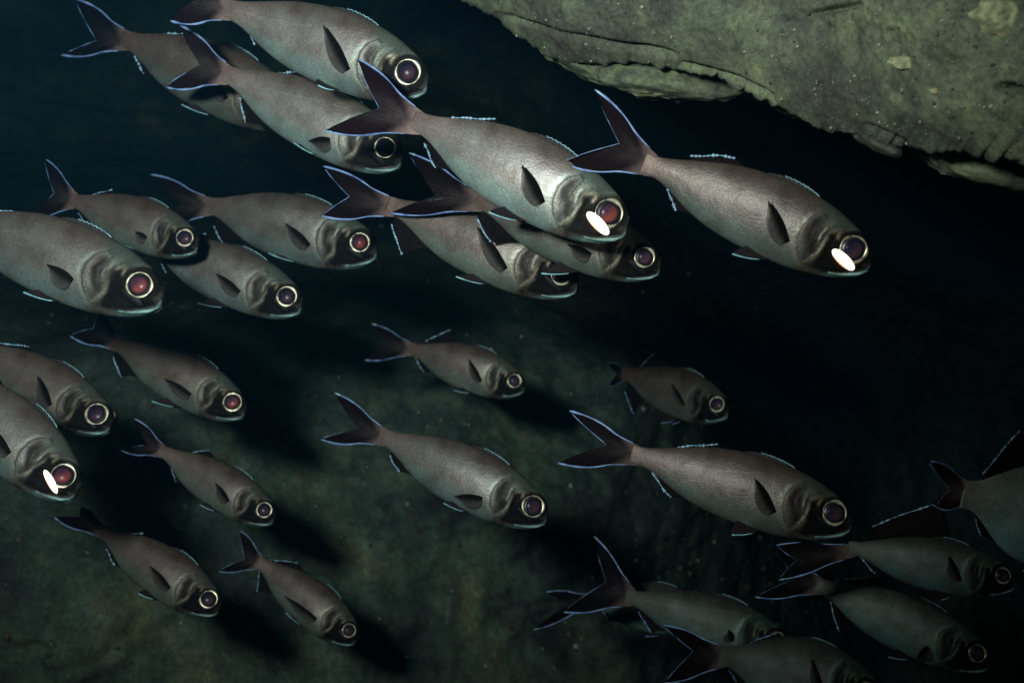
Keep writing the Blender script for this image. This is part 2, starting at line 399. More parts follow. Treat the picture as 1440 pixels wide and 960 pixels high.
def near_line(x, z, pts):
    """distance from (x, z) to a polyline and how far along it lies (0..1)"""
    x = np.asarray(x, float); best = np.full(x.shape, 9.0); al = np.zeros(x.shape); n = len(pts) - 1
    for k in range(n):
        a, b = np.array(pts[k]), np.array(pts[k + 1]); d = b - a
        t = np.clip(((x - a[0]) * d[0] + (z - a[1]) * d[1]) / (d ** 2).sum(), 0, 1)
        ds_ = np.hypot(x - a[0] - t * d[0], z - a[1] - t * d[1]); m = ds_ < best
        best = np.where(m, ds_, best); al = np.where(m, (k + t) / n, al)
    return best, al
L_CHEEK = [(.160, .052), (.183, .030), (.186, -.005), (.192, -.042), (.200, -.080), (.232, -.128)]       # preopercle ridge
L_DARK = [(.225, .066), (.252, .045), (.262, .005), (.250, -.036), (.228, -.078), (.236, -.112)]          # dark hollow behind it
L_GOLD = [(.150, .048), (.152, .015), (.163, -.020)]
L_GOLD2 = [(.205, .050), (.214, .012), (.212, -.030)]
L_EDGE = [(.238, .092), (.272, .062), (.292, .015), (.294, -.036), (.276, -.088), (.236, -.138)]          # rear margin of the gill cover
def head_shape(x, z):
    """relief of the head: orbit, cheek pocket, gill cover ridges"""
    wx = .010 * fbm(np.stack([x * 14, z * 14, x * 0 + 3.3], -1), 2); x = x + wx; z = z - wx * .6
    r = np.hypot(x - EY[0], z - EY[1])
    d = .0030 * np.exp(-((r - .062) / .008) ** 2) - .005 * (r < .054)
    for L_, wd, h in ((L_CHEEK, .007, .0042), (L_DARK, .011, -.0048), (L_GOLD, .006, .0020), (L_GOLD2, .005, .0022)):
        q, a = near_line(x, z, L_); d = d + h * np.exp(-(q / wd) ** 2) * np.sin(np.pi * np.clip(a, .06, .94)) ** .5
    pk = np.exp(-(((x - .115) / .060) ** 2 + ((z + .066) / .034) ** 2)); d = d - .008 * pk
    jx = (z + .050) + .62 * x
    d = d - .0035 * np.exp(-(jx / .006) ** 2) * (x < .13)
    return d + .0010 * fbm(np.stack([x * 34, z * 34, x * 0 + 8], -1), 3) * sstep(.28, .2, x)
def pigment(x, z, ds, seed, flash_tone):
    t, b, _ = prof(x, ds); q = (z - b) / (t - b + 1e-6)
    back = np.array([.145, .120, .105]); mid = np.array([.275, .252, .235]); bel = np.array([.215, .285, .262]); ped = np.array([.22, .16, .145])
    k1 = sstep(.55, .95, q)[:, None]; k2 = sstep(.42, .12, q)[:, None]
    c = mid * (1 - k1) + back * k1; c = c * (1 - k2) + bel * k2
    kp = sstep(.72, 1.0, x)[:, None]; c = c * (1 - kp) + ped * kp
    P3 = np.stack([x * 6, z * 9, x * 0 + seed], 1)
    c = c * (1 + .22 * fbm(P3, 3))[:, None]
    # lateral line
    lx = [.24, .32, .42, .55, .7, .95]; lz = [.100, .094, .078, .052, .028, .006]
    dl = np.abs(z - hermite(lx, lz, x) * ds)
    dot = .5 + .5 * np.sign(np.sin(x * 620))
    k = (np.exp(-(dl / .0032) ** 2) * sstep(.22, .27, x) * sstep(.95, .85, x) * (.10 + .22 * dot) * sstep(-.3, .3, fbm(np.stack([x * 9, x * 0, x * 0 + seed], 1), 2)))[:, None]
    c = c * (1 - k) + np.array([.62, .56, .50]) * k
    # head: its own dark patches, plus the shaded front painted darker
    dx, dz = x - EY[0], z - EY[1]; r = np.hypot(dx, dz); ph = np.degrees(np.arctan2(dz, dx))
    kh = sstep(.30, .22, x)[:, None]
    wx = .009 * fbm(np.stack([x * 14, z * 14, x * 0 + seed], 1), 3); xw = x + wx; zw = z / ds - wx * .6
    hd = np.array([.075, .068, .056]) * (1 + .8 * fbm(np.stack([x * 20, z * 26, x * 0 + seed + 4], 1), 3))[:, None]
    kt = sstep(.03, .075, z)[:, None]; hd = hd * (1 - kt) + np.array([.105, .130, .112]) * kt
    kn = sstep(.07, .0, x)[:, None] * .5; hd = hd * (1 - kn) + np.array([.05, .06, .055]) * kn
    c = c * (1 - kh) + hd * kh
    def streak(L_, wd, col, amt, shift=0.):
        nonlocal c
        q, a = near_line(xw + shift, zw, L_)
        kk = (np.exp(-(q / wd) ** 2) * np.sin(np.pi * np.clip(a, .05, .95)) ** .5 * amt)[:, None]; c = c * (1 - kk) + np.array(col) * kk
    streak(L_DARK, .020, (.018, .014, .013), .92)
    streak(L_CHEEK, .008, (.46, .44, .34), .92)
    streak(L_CHEEK, .007, (.02, .016, .014), .8, .020)
    streak(L_GOLD, .006, (.52, .44, .26), .85)
    streak(L_GOLD2, .005, (.36, .42, .36), .8)
    streak(L_EDGE, .010, (.50, .54, .47), .85, -.016); streak(L_EDGE, .005, (.03, .025, .02), .7, -.002)
    kk = np.exp(-(((xw - .205) / .020) ** 2 + ((zw - .058) / .018) ** 2))[:, None] * .55; c = c * (1 - kk) + np.array([.30, .35, .28]) * kk
    kk = np.exp(-(((xw - .325) / .045) ** 2 + ((zw + .050) / .030) ** 2))[:, None] * .6; c = c * (1 - kk) + np.array([.55, .58, .50]) * kk
    # black pocket of the light organ, reaching under the eye and back to the jaw hinge
    blk = np.clip(sstep(.205, .180, xw - .25 * np.clip(-zw - .08, 0, 1)) * sstep(.020, -.012, zw - .45 * (xw - .12)), 0, 1)
    t2, b2, _ = prof(x, ds); lowlim = sstep(.0, .022, z - b2 - .012)
    blk = np.maximum(blk * lowlim, sstep(.080, .062, r + wx) * .94)
    blk = blk[:, None] * .97; c = c * (1 - blk) + np.array([.010, .009, .009]) * blk
    kk = np.exp(-(((x - .128) / .013) ** 2 + ((z + .135) / .008) ** 2))[:, None] * .8; c = c * (1 - kk) + np.array([.30, .62, .60]) * kk
    kk = (np.exp(-((r - .080) / .006) ** 2) * np.exp(-((ph - 100) / 45) ** 2))[:, None] * .5; c = c * (1 - kk) + np.array([.30, .34, .26]) * kk
    # pale chin
    ch = (sstep(.022, .004, z - b2) * sstep(.20, .12, x))[:, None] * .75; c = c * (1 - ch) + np.array([.22, .36, .33]) * ch
    return np.clip(c * flash_tone, .003, .9)  # flash falloff put into the colour

SPECS = []
def fish(S_, T_, d, label, UT=None, LT=None, yaw=14, db=None, ab=None, lit=False, red=.0, skin=0, ds=1.0, pec=None, pel=None,
         er=1.0, flash_tone=1.0, bend=.05, ow=1.0, roll=0, notch=None, spine=True, edge=1.0, tedge=1.0, tips=False, cat='fish'):
    ds *= .94
    root = bpy.data.objects.new('flashlight_fish', None); root.empty_display_size = .02; COL.objects.link(root)
    root['label'] = label; root['category'] = 'fish'; root['group'] = 'flashlight fish of the shoal'
    Lap = math.hypot(S_[0] - T_[0], S_[1] - T_[1]) * d / F; dzz = Lap * math.tan(math.radians(yaw))
    Ps = at(*S_, d - dzz / 2); Pt = at(*T_, d + dzz / 2); L = float(np.linalg.norm(Pt - Ps))
    ex = (Pt - Ps) / L; mid = (Ps + Pt) / 2; v = -mid / np.linalg.norm(mid)
    ey = v - v.dot(ex) * ex; ey /= np.linalg.norm(ey); ez = np.cross(ex, ey)
    if roll:
        a = math.radians(roll); ey, ez = ey * math.cos(a) + ez * math.sin(a), ez * math.cos(a) - ey * math.sin(a)
    org = mid
    Mx = Matrix([[ex[i], ey[i], ez[i], org[i]] for i in range(3)] + [[0, 0, 0, 1]]) @ Matrix.Scale(L, 4)
    root.matrix_world = Mx
    seed = len(SPECS) * 3.7; SPECS.append(label)
    bsign = 1 if len(SPECS) % 2 else -1
    bend = bend * (.5 + 2.4 * float(np.random.RandomState(len(SPECS)).rand()))
    def bendf(x): return bsign * bend * (np.clip(x - .45, 0, 2) ** 2) * 1.2
    def fin_out(V): V = np.array(V, float); V[:, 1] += bendf(V[:, 0]); V[:, 0] -= .5; return V
    def loc(p, x0=1.1):
        """where the line of sight through p meets the fish's mid plane"""
        o = Ps + ey * L * float(bendf(np.array(x0))); D = at(p[0], p[1], 1.0); k = o.dot(ey) / D.dot(ey); q = D * k - Ps
        return np.array([q.dot(ex) / L, 0, q.dot(ez) / L])
    def put(name, V, Q, mat, parent=root, col=None):
        return mesh_object(name, fin_out(V), Q, mat, parent, col)
    big = Lap * F / d > 215
    # ---- body
    n, m = (170, 132) if big else (120, 96)
    s = np.linspace(0, 1, n); x = .55 * s ** 1.9 + .45 * s ** 1.25; x[-1] = 1.0
    th = np.linspace(0, 2 * math.pi, m, endpoint=False)
    t, b, wd = prof(x, ds); c = (t + b) / 2; h = (t - b) / 2
    Z = c[:, None] + h[:, None] * np.sin(th)[None]
    X = np.repeat(x[:, None], m, 1)
    cs = np.cos(th)[None]
    Y = side(X, Z, ds) * np.sign(cs)
    hs = head_shape(X, Z / ds) * sstep(0, .35, np.abs(np.repeat(cs, n, 0))) * sstep(.0, .03, X)
    Y = Y + np.sign(cs) * hs
    Y = Y + np.sign(cs) * .0012 * fbm(np.stack([X * 14, Z * 14, X * 0 + seed], -1), 3) * sstep(0, .4, np.abs(cs))
    X = X + (.012 * np.exp(-((Z / ds + .052) / .018) ** 2)) * sstep(.03, .0, X) * -.4
    V = np.stack([X, Y, Z], -1).reshape(-1, 3)
    pc = pigment(V[:, 0], V[:, 2], ds, seed, flash_tone)
    Fb = [tuple(q[::-1]) for q in grid_faces(n, m, wrap=True)] + [tuple(range(m)), tuple(range(n * m - 1, (n - 1) * m - 1, -1))]
    body = put('body', V, Fb, M_SKIN[skin], root, pc)
    # ---- eyes
    er_ = er * .93
    for sgn in (1, -1):
        ex0, ez0 = EY; ez0 *= ds; y0 = float(side(ex0, ez0, ds)) - .001
        nx = float(side(ex0 + .03, ez0, ds) - side(ex0 - .03, ez0, ds)) / .06
        nz = float(side(ex0, ez0 + .03, ds) - side(ex0, ez0 - .03, ds)) / .06
        nv = np.array([-nx * .75, 1, -nz * .75]); nv /= np.linalg.norm(nv)
        ux = np.array([1, nx * .75, 0]); ux /= np.linalg.norm(ux); uz = np.cross(ux, nv) * -1
        def dome(R, hgt, off, k=12, a=36, hole=0.0):
            rr = np.linspace(hole, 1, k); aa = np.arange(a) / a * 2 * math.pi
            P = [np.array([ex0, y0, ez0]) + R * r_ * (math.cos(q) * ux + math.sin(q) * uz) + nv * (off + hgt * math.sqrt(max(0, 1 - r_ * r_))) for r_ in rr for q in aa]
            P = np.array(P); P[:, 1] *= sgn
            f = grid_faces(k, a, wrap=True); return P, (f if sgn > 0 else f[:, ::-1])
        P, f = dome(.050 * er_, .014, -.005); eye = put('eye', P, f, M_EYE)
        aa = np.linspace(0, 2 * math.pi, 44, endpoint=False)
        ring = np.array([np.array([ex0, y0, ez0]) + .0485 * er_ * (math.cos(q) * ux + math.sin(q) * uz) + nv * .0025 for q in aa])
        k2 = 8; b2 = np.arange(k2) / k2 * 2 * math.pi; RV = []
        for q, p in zip(aa, ring):
            rad = math.cos(q) * ux + math.sin(q) * uz
            wv = 1 + .45 * math.sin(q * 2 + seed) + .22 * math.sin(q * 5 + seed * 2)
            for bb in b2: RV.append(p + rad * math.cos(bb) * .0052 * wv * er_ + nv * math.sin(bb) * .0035)
        RV = np.array(RV); RV[:, 1] *= sgn
        rf = grid_faces(44, k2, wrap=True); lastf = grid_faces(2, k2, wrap=True); lastf = np.where(lastf >= k2, lastf - k2, lastf + 43 * k2)
        rf = np.concatenate([rf, lastf]); put('iris_ring', RV, rf, M_RING, eye)
        P, f = dome(.0385 * er_, .0115, .0015, 8, 28)
        lx_ = (P[:, 0] - ex0) / (.037 * er_); lz_ = (P[:, 2] - ez0) / (.037 * er_)
        gr = sstep(-.5, .5, -lx_ * .8 - lz_ * .45); rim_g = sstep(.62, 1.0, np.hypot(lx_, lz_))
        put('pupil', P, f, M_PUPR if red > .5 else M_PUPD, eye, np.stack([gr, rim_g, gr * 0], 1))
        # ---- light organ in its pocket
        oc = np.array([.099, 0, -.055 * ds]); dr = np.array([-.93, 0, -.36])
        oy = float(side(oc[0], oc[2], ds)) + (.007 if lit else -.009)
        pr = np.array([.36, 0, -.93]); tx = float(side(oc[0] - .04, oc[2], ds) - side(oc[0] + .04, oc[2], ds)) / .08
        A = np.array([dr[0], tx * .93, dr[2]])
        uu, vv2 = np.meshgrid(np.linspace(0, 2 * math.pi, 36, endpoint=False), np.linspace(.03, math.pi - .03, 18), indexing='ij')
        P = (oc + [0, oy, 0])[None, None] + (np.cos(vv2) * .056)[..., None] * A + (np.sin(vv2) * np.cos(uu) * .0215 * ow)[..., None] * pr + (np.sin(vv2) * np.sin(uu) * .010)[..., None] * np.array([0, 1, 0])
        P = P.reshape(-1, 3)
        low = (np.sin(vv2) * np.cos(uu)).ravel()
        kq = sstep(.40, .92, low)[:, None]; ec = np.array([1.0, .96, .78]) * (1 - kq) + np.array([.42, .16, .02]) * kq
        kq = sstep(.80, 1.0, np.abs(np.cos(vv2)).ravel())[:, None] * .35; ec = ec * (1 - kq) + np.array([.5, .62, .5]) * kq
        P[:, 1] *= sgn; g0 = grid_faces(36, 18); lg = grid_faces(2, 18); lg = np.where(lg >= 18, lg - 18, lg + 35 * 18)
        o = put('light_organ', P, np.concatenate([g0, lg]), M_ORGAN if lit else M_POCKET, root, ec)
        # ---- lips and jaw
        pts = [(-.002, -.058), (.022, -.083), (.055, -.103), (.095, -.120), (.132, -.128)]
        path = polyline([(a_, float(side(max(a_, .004), b_ * ds, ds)) + .001, b_ * ds) for a_, b_ in pts], 26)
        path[0, 1] = .004; path[:, 1] *= sgn
        V_, F_ = tube(path, .0036 + .0038 * np.sin(np.linspace(.5, 3.0, 26)) ** 2); put('lip', V_, F_, M_LIP)
        # ---- pectoral fin
        tip = loc(pec, .45) if pec else np.array([.463, 0, .041]); bse = np.array([.325, 0, -.078 * ds]); tip[2] = tip[2]
        dirv = tip - bse; ln = np.linalg.norm(dirv); dn = dirv / ln; pp = np.array([dn[2], 0, -dn[0]]);
        nr, nj = 19, 18; J = np.linspace(0, 1, nj); P = np.zeros((nr, nj, 3))
        B0 = bse - pp * .013; B1 = bse + pp * .026
        for i in range(nr):
            q = i / (nr - 1)                       # 0 = leading (front) edge, 1 = trailing
            for j, jj in enumerate(J):
                ld_ = B0 + (tip - B0) * jj - pp * .012 * math.sin(jj * math.pi)
                tp2 = tip - dn * .010 + pp * .006
                tr_ = B1 + (tp2 - B1) * jj + pp * .030 * math.sin(math.pi * min(1, jj ** .8)) - dn * .004 * math.sin(jj * 9)
                pt = ld_ * (1 - q) + tr_ * q
                lift = .010 + .050 * jj ** 1.2 + .0020 * (i % 2) * math.sin(jj * math.pi)
                P[i, j] = [pt[0], float(side(min(pt[0], .9), bse[2], ds)) + lift * .8, pt[2]]
        P[..., 1] *= sgn; V_, Q_ = sheet(P, .0007)
        q_ = np.tile(np.repeat(np.linspace(0, 1, nr), nj), 2); jj_ = np.tile(np.tile(J, nr), 2)
        cc = np.array([.006, .004, .004]) + sstep(.25, .8, q_)[:, None] * np.array([.085, .08, .072]) * (1.15 - .5 * jj_)[:, None]
        cc = np.c_[cc, .96 - .52 * sstep(.25, .8, q_)]
        put('pectoral_fin', V_, Q_, M_FIN, root, cc)
        # ---- pelvic fin
        pt = loc(pel, .45) if pel else np.array([.50, 0, -.200 * ds]); pb = np.array([.345, 0, float(prof(.345, ds)[1]) + .012])
        if sgn < 0: pt = pt + [-.015, 0, .012]
        nr = 9; P = np.zeros((nr, 10, 3)); low_e = []
        for i in range(nr):
            q = i / (nr - 1)
            e = pt * (1 - q) + (pb + np.array([.115, 0, .012])) * q; e = e + np.array([.012, 0, -.004]) * math.sin(q * math.pi)
            b0 = pb + np.array([.055 * q, 0, .002])
            for j, jj in enumerate(np.linspace(0, 1, 10)):
                p = b0 * (1 - jj) + e * jj; p = p + np.array([0, 0, -.010]) * math.sin(jj * math.pi) * (1 - q)
                P[i, j] = [p[0], sgn * (.022 + .030 * jj * (1 - q * .6)) + .0010 * (i % 2), p[2]]
        V_, Q_ = sheet(P, .0008); cc = np.full((len(V_), 3), (.022, .017, .018)); fo = put('pelvic_fin', V_, Q_, M_FIN, root, cc)
        pe = P[0] + [0, 0, -.0005]; V_, F_ = tube(pe[3:], .0016 + .0020 * np.linspace(0, 1, 7)); put('fin_edge', V_, F_, M_CYAN if flash_tone > .6 else M_EDGE, fo)
    # ---- gill cover flap (raised plate behind the cheek), one a side
    for sgn in (1, -1):
        na, nb = 34, 9; P = np.zeros((na, nb, 3)); outer = polyline(L_EDGE, na); inner = polyline([(.215, .080), (.226, .045), (.232, .005), (.228, -.040), (.222, -.080), (.214, -.125)], na)
        for i in range(na):
            wob_ = .003 * float(perlin(np.array([i * .31, seed, 2.2])))
            for j, q in enumerate(np.linspace(0, 1, nb)):
                xx, zz = inner[i] * (1 - q) + outer[i] * q; xx += wob_ * q; zz = max(zz, float(prof(xx, 1)[1]) + .008) * ds
                hsv = float(head_shape(np.array(xx), np.array(zz / ds)))
                P[i, j] = [xx, float(side(xx, zz, ds)) + hsv + .0006 + .0040 * q ** 1.5 - .002 * (q < .01), zz]
        P[..., 1] *= sgn; V_, Q_ = sheet(P, .0006)
        if sgn < 0: Q_ = Q_[:, ::-1]
        qq = np.tile(np.tile(np.linspace(0, 1, nb), na), 2)
        cc = pigment(V_[:, 0], V_[:, 2], ds, seed, flash_tone)
        rim_ = sstep(.80, .98, qq)[:, None] * .6; cc = cc * (1 - rim_) + np.array([.22, .22, .17]) * rim_ * flash_tone
        put('gill_cover', V_, Q_, M_SKIN[skin], root, cc)
    # ---- tail fin
    zt, zb = .047 * ds, -.043 * ds
    U = loc(UT, 1.3) if UT else np.array([1.29, 0, .185]); Lo = loc(LT, 1.3) if LT else np.array([1.29, 0, -.14])
    base = np.array([1.0, 0, .002]); Nn = loc(notch, 1.1) if notch else base + .40 * ((U + Lo) / 2 - base)
    nv_, nj = 33, 18; P = np.zeros((nv_, nj, 3)); trail = []
    for i, q in enumerate(np.linspace(0, 1, nv_)):
        b0 = np.array([.93, 0, (zt * (1 - q) + zb * q) * .90])
        lobe, tipp = (1 - q * 2, U) if q <= .5 else (q * 2 - 1, Lo)
        e = Nn + (tipp - Nn) * lobe ** .92
        out = (U + Lo) / 2 - base; out = out / np.linalg.norm(out)
        e = e + out * .008 * math.sin(lobe * math.pi)
        trail.append(e)
        for j, jj in enumerate(np.linspace(0, 1, nj)):
            p = b0 + (e - b0) * jj
            up = np.array([0, 0, 1.0]) if q <= .5 else np.array([0, 0, -1.0])
            p = p + up * (.004 * math.sin(jj * math.pi) - .006 * math.sin(min(1, jj / .6) * math.pi) ** 2 + .012 * math.sin(max(0, (jj - .4) / .6) * math.pi)) * abs(q - .5) * 2
            p[1] = .0016 * (1 if i % 2 else -1) * jj * (1 - jj) * 2 + .022 * (jj ** 2) * math.sin(q * 3 + seed)
            P[i, j] = p
    V_, Q_ = sheet(P, .0012)
    q_ = np.tile(np.repeat(np.linspace(0, 1, nv_), nj), 2); j_ = np.tile(np.tile(np.linspace(0, 1, nj), nv_), 2)
    rootc = pigment(np.clip(V_[:, 0], 0, 1), np.clip(V_[:, 2], zb * .8, zt * .8), ds, seed, flash_tone)
    centre = np.exp(-((q_ - .5) / .16) ** 2)[:, None]
    cc = np.array([.009, .0045, .006]) * flash_tone + centre * (.4 + .6 * sstep(.9, .5, j_)[:, None]) * np.array([.050, .040, .038]) * flash_tone
    kk = sstep(.42, .10, j_)[:, None]; cc = cc * (1 - kk) + rootc * kk
    cc = cc * (1 + .18 * np.sign(np.sin(q_ * 33 * math.pi)))[:, None]
    tail = put('tail_fin', V_, Q_, M_FIN, root, np.c_[np.clip(cc, .002, 1), .97 - .35 * centre[:, 0] * sstep(.25, .6, j_)])
    for i0, tp in ((0, U), (nv_ - 1, Lo)):
        e = P[i0, 3:]; wv = (.0058 * edge * tedge) * (.45 + .55 * np.linspace(0, 1, len(e)) ** .6); wv *= .62 + .5 * sstep(-.3, .3, fbm(np.stack([np.linspace(0, 3.5, len(e)) + seed, np.zeros(len(e)) + i0, np.zeros(len(e))], 1), 2)); wv[-1] *= .6
        V_, F_ = tube(e, wv); put('fin_edge', V_, F_, M_EDGE, tail)
        V_, F_ = tube(e[-3:], np.array([.3, 1, .5]) * (.0085 if tips else .0055) * edge * tedge); put('fin_edge', V_, F_, M_TIP, tail)
    V_, F_ = tube(np.array(trail)[2:-2], .0016 * edge * tedge * (.35 + .9 * sstep(-.2, .3, fbm(np.stack([np.linspace(0, 4, nv_ - 4) + seed, np.zeros(nv_ - 4), np.zeros(nv_ - 4)], 1), 2)))); put('fin_edge', V_, F_, M_EDGE, tail)
    # ---- beaded fins
    def beaded(name, p0, p1, p2, rows_, mat, sag):
        """fin sail between p0 (rear of the base), p1 (tip) and p2 (front of the base) with a row of pale beads from p0 to p1"""
        ni, nj2 = 15, 8; P = np.zeros((ni, nj2, 3))
        topz = (lambda xx: float(prof(xx, ds)[0]) - .006) if rows_ > 0 else (lambda xx: float(prof(xx, ds)[1]) + .006)
        for i, q in enumerate(np.linspace(0, 1, ni)):
            xb = p0[0] * (1 - q) + p2[0] * q; bq = np.array([xb, 0, topz(min(xb, 1))])
            qa = min(1, q / .42)
            o_ = p0 * (1 - qa) + p1 * qa if q < .42 else p1 * (1 - (q - .42) / .58) + p2 * ((q - .42) / .58) + np.array([0, 0, -rows_ * sag * math.sin((q - .42) / .58 * math.pi)])
            for j, jj in enumerate(np.linspace(0, 1, nj2)):
                p = bq * (1 - jj) + o_ * jj; p[1] = .0014 * (1 if i % 2 else -1) * jj; P[i, j] = p
        V_, Q_ = sheet(P, .0010); ff = put(name, V_, Q_, M_FIN, root, np.c_[np.full((len(V_), 3), (.010, .007, .008)), np.full(len(V_), .85)])
        k = 90; u = np.linspace(0, 1, k); line = p0[None] * (1 - u)[:, None] + p1[None] * u[:, None]
        line[:, 2] += rows_ * .006 * np.sin(u * math.pi) * (1 if seed % 2 < 1 else .3) + .0022 * np.sin(u * 9 + seed)
        nb_ = 11; rad = (.0016 + .0058 * np.abs(np.sin(u * math.pi * nb_)) * (.7 + .3 * np.sin(u * 23 + seed))) * edge
        rad = rad * (.45 + .75 * sstep(-.25, .25, fbm(np.stack([u * 5.5 + seed, u * 0, u * 0], 1), 2))); rad[0] = rad[-1] = .0008
        V_, F_ = tube(line, rad, 7); put('fin_edge', V_, F_, mat, ff)
        return ff
    d0 = loc(db[0], .8) if db else np.array([.82, 0, float(prof(.82, ds)[0]) + .006]); d1 = loc(db[1], .66) if db else np.array([.67, 0, float(prof(.67, ds)[0]) + .026])
    xf = min(d1[0] - .08, .56)
    beaded('dorsal_fin', d0, d1, np.array([xf, 0, float(prof(xf, ds)[0]) - .003]), 1, M_TIP if flash_tone > .6 else M_EDGE, .010)
    a0 = loc(ab[0], .88) if ab else np.array([.875, 0, -.055 * ds]); a1 = loc(ab[1], .8) if ab else np.array([.80, 0, -.13 * ds])
    xf = min(a1[0] - .02, a0[0] - .20); xf = min(xf, .72)
    beaded('anal_fin', a0, a1, np.array([xf, 0, float(prof(xf, ds)[1]) + .003]), -1, M_TIP if flash_tone > .6 else M_EDGE, .010)
    # ---- low spiny dorsal fin
    xsn = np.linspace(.50, .27, 24); P = np.zeros((24, 4, 3))
    for i, xx in enumerate(xsn):
        q = i / 23; hgt = .018 * math.sin(q * math.pi) ** .7 * (.75 + .25 * (i % 2))
        for j in range(4): P[i, j] = [xx + .012 * j / 3, .0006 * (i % 2), float(prof(xx, ds)[0]) - .005 + (hgt + .005) * j / 3]
    V_, Q_ = sheet(P, .0012); ff = put('spiny_dorsal_fin', V_, Q_, M_FIN, root, np.full((len(V_), 3), (.05, .045, .045)))
    V_, F_ = tube(P[7:, 3], .0018); put('fin_edge', V_, F_, M_CYAN, ff)
    return root

# snout, tail base, distance
fish((604, 112), (314, 12), 1.06, 'silver fish at the top with a gold-ringed dark eye, tail cut by the upper edge', LT=(238, 29), UT=(232, -60), yaw=14, ab=((349, 33), (358, 64)), db=((372, -4), (420, -2)), pec=(472, 42), pel=(455, 122), flash_tone=1.35, red=0, er=1.1)
fish((424, 158), (165, 52), 1.24, 'brown fish whose head is hidden behind a silver fish, long thin upper tail lobe', UT=(104, -2), LT=(88, 78), notch=(135, 57), ab=((189, 78), (202, 104)), db=((218, 50), (258, 47)), pel=(264, 150), skin=1, yaw=14, flash_tone=.8)
fish((568, 220), (313, 103), 1.13, 'silver fish with its eye just below the tail of the brightest fish', UT=(255, 37), LT=(229, 121), db=((362, 110), (416, 101)), ab=((337, 138), (345, 172)), pec=(448, 205), pel=(420, 203), flash_tone=1.25, er=1.0)
fish((886, 314), (573, 166), .93, 'brightest silver fish with a white glowing organ and red eye, above the middle', UT=(496, 79), LT=(457, 184), notch=(531, 151), db=((627, 166), (697, 168)), ab=((596, 200), (612, 237)), lit=True, red=1, pec=(745, 237), pel=(693, 300), flash_tone=1.5, er=1.12)
fish((1228, 362), (904, 229), .87, 'brown fish with a glowing white organ, swimming just under the rock ledge', UT=(838, 127), LT=(788, 229), notch=(871, 202), db=((970, 220), (1035, 222)), ab=((937, 257), (951, 296)), lit=True, skin=1, pec=(1084, 284), pel=(1032, 357), flash_tone=.85, er=1.12)
fish((931, 370), (664, 281), .985, 'fish peering out beneath the brightest fish, dark eye and dark brown head', UT=(570, 213), LT=(546, 299), notch=(612, 275), ab=((670, 307), (690, 341)), skin=1, pec=(805, 345), pel=(765, 385), flash_tone=.8)
fish((815, 396), (545, 288), 1.045, 'fish with its head mostly covered by a neighbour, above the small central fish', UT=(455, 234), LT=(453, 304), notch=(492, 277), ab=((551, 315), (566, 358)), pel=(646, 390), skin=1, pec=(680, 322), flash_tone=.9, red=0)
fish((532, 347), (281, 287), 1.26, 'grey fish with a pink eye, snout just below a forked tail, white-dotted dorsal edge', UT=(210, 245), LT=(222, 320), db=((319, 284), (372, 273)), ab=((300, 318), (315, 347)), red=1, pec=(415, 317), pel=(384, 357), flash_tone=.85, ds=1.05)
fish((280, 341), (98, 281), 1.19, 'small brown fish with a near-upright tail, swimming above the big red-eyed fish', UT=(62, 223), LT=(46, 306), notch=(76, 272), db=((127, 275), (158, 267)), ab=((110, 298), (120, 316)), skin=1, red=0, er=1.15, pec=(203, 330), pel=(167, 338), flash_tone=.75, edge=.65, ds=1.1)
fish((232, 413), (-82, 304), 1.02, 'large grey fish cut by the edge with a bright red eye and turquoise lip', db=((-35, 294), (36, 300)), red=1, skin=0, er=1.0, pec=(92, 380), pel=(45, 414), flash_tone=.9, ds=.95)
fish((427, 426), (203, 338), 1.225, 'grey fish with a pale side line, tail hidden behind the small brown fish', pel=(284, 428), red=0, pec=(317, 389), er=1.1, flash_tone=.85, LT=(150, 350), UT=(150, 290))
fish((347, 575), (156, 481), 1.27, 'fish with reddish eye and pale side line, its black shadow on the rock behind', UT=(142, 440), LT=(98, 472), notch=(131, 461), db=((177, 482), (213, 490)), ab=((159, 501), (171, 530)), skin=1, red=1, er=1.15, pec=(242, 537), pel=(219, 566), flash_tone=.85)
fish((159, 594), (-48, 486), 1.17, 'fish cut by the edge with a cream-ringed eye, above the lit one in the corner', db=((-10, 483), (41, 488)), skin=1, red=0, er=1.2, pec=(68, 536), pel=(34, 573), flash_tone=.85)
fish((113, 688), (-108, 507), 1.0, 'fish cut by the edge showing mostly its head, narrow white organ glowing under the eye', ow=.72, lit=True, red=1, er=1.1, pec=(-10, 600), flash_tone=.9)
fish((388, 726), (225, 633), 1.24, 'small slim brown fish with a wide open tail and white-dotted dorsal fin', UT=(190, 589), LT=(167, 631), notch=(206, 625), db=((255, 638), (295, 633)), ab=((240, 656), (247, 677)), skin=1, er=1.1, pec=(311, 683), pel=(285, 711), flash_tone=.75, tips=True, edge=.65)
fish((311, 853), (137, 744), 1.17, 'brown fish low down with a gold-ringed eye over greenish rock', UT=(114, 712), LT=(78, 728), notch=(113, 727), db=((166, 749), (201, 750)), ab=((150, 771), (161, 795)), skin=1, er=1.15, pec=(219, 800), pel=(199, 836), flash_tone=.75)
fish((504, 896), (361, 788), 1.30, 'lowest brown fish with a black eye and dark upright tail', UT=(338, 746), LT=(306, 802), notch=(344, 785), db=((379, 787), (419, 791)), ab=((365, 803), (362, 831)), skin=1, er=1.05, pec=(404, 840), pel=(404, 862), flash_tone=.75, ds=1.08, edge=.7)
fish((739, 540), (572, 489), 1.46, 'small brown fish in the middle with a raised pointed dorsal fin and white tail tips', UT=(522, 455), LT=(513, 506), notch=(546, 484), db=((598, 480), (633, 464)), ab=((584, 502), (596, 523)), skin=1, er=1.1, pec=(664, 506), pel=(641, 549), flash_tone=.9, ds=1.12, tips=True, edge=.9)
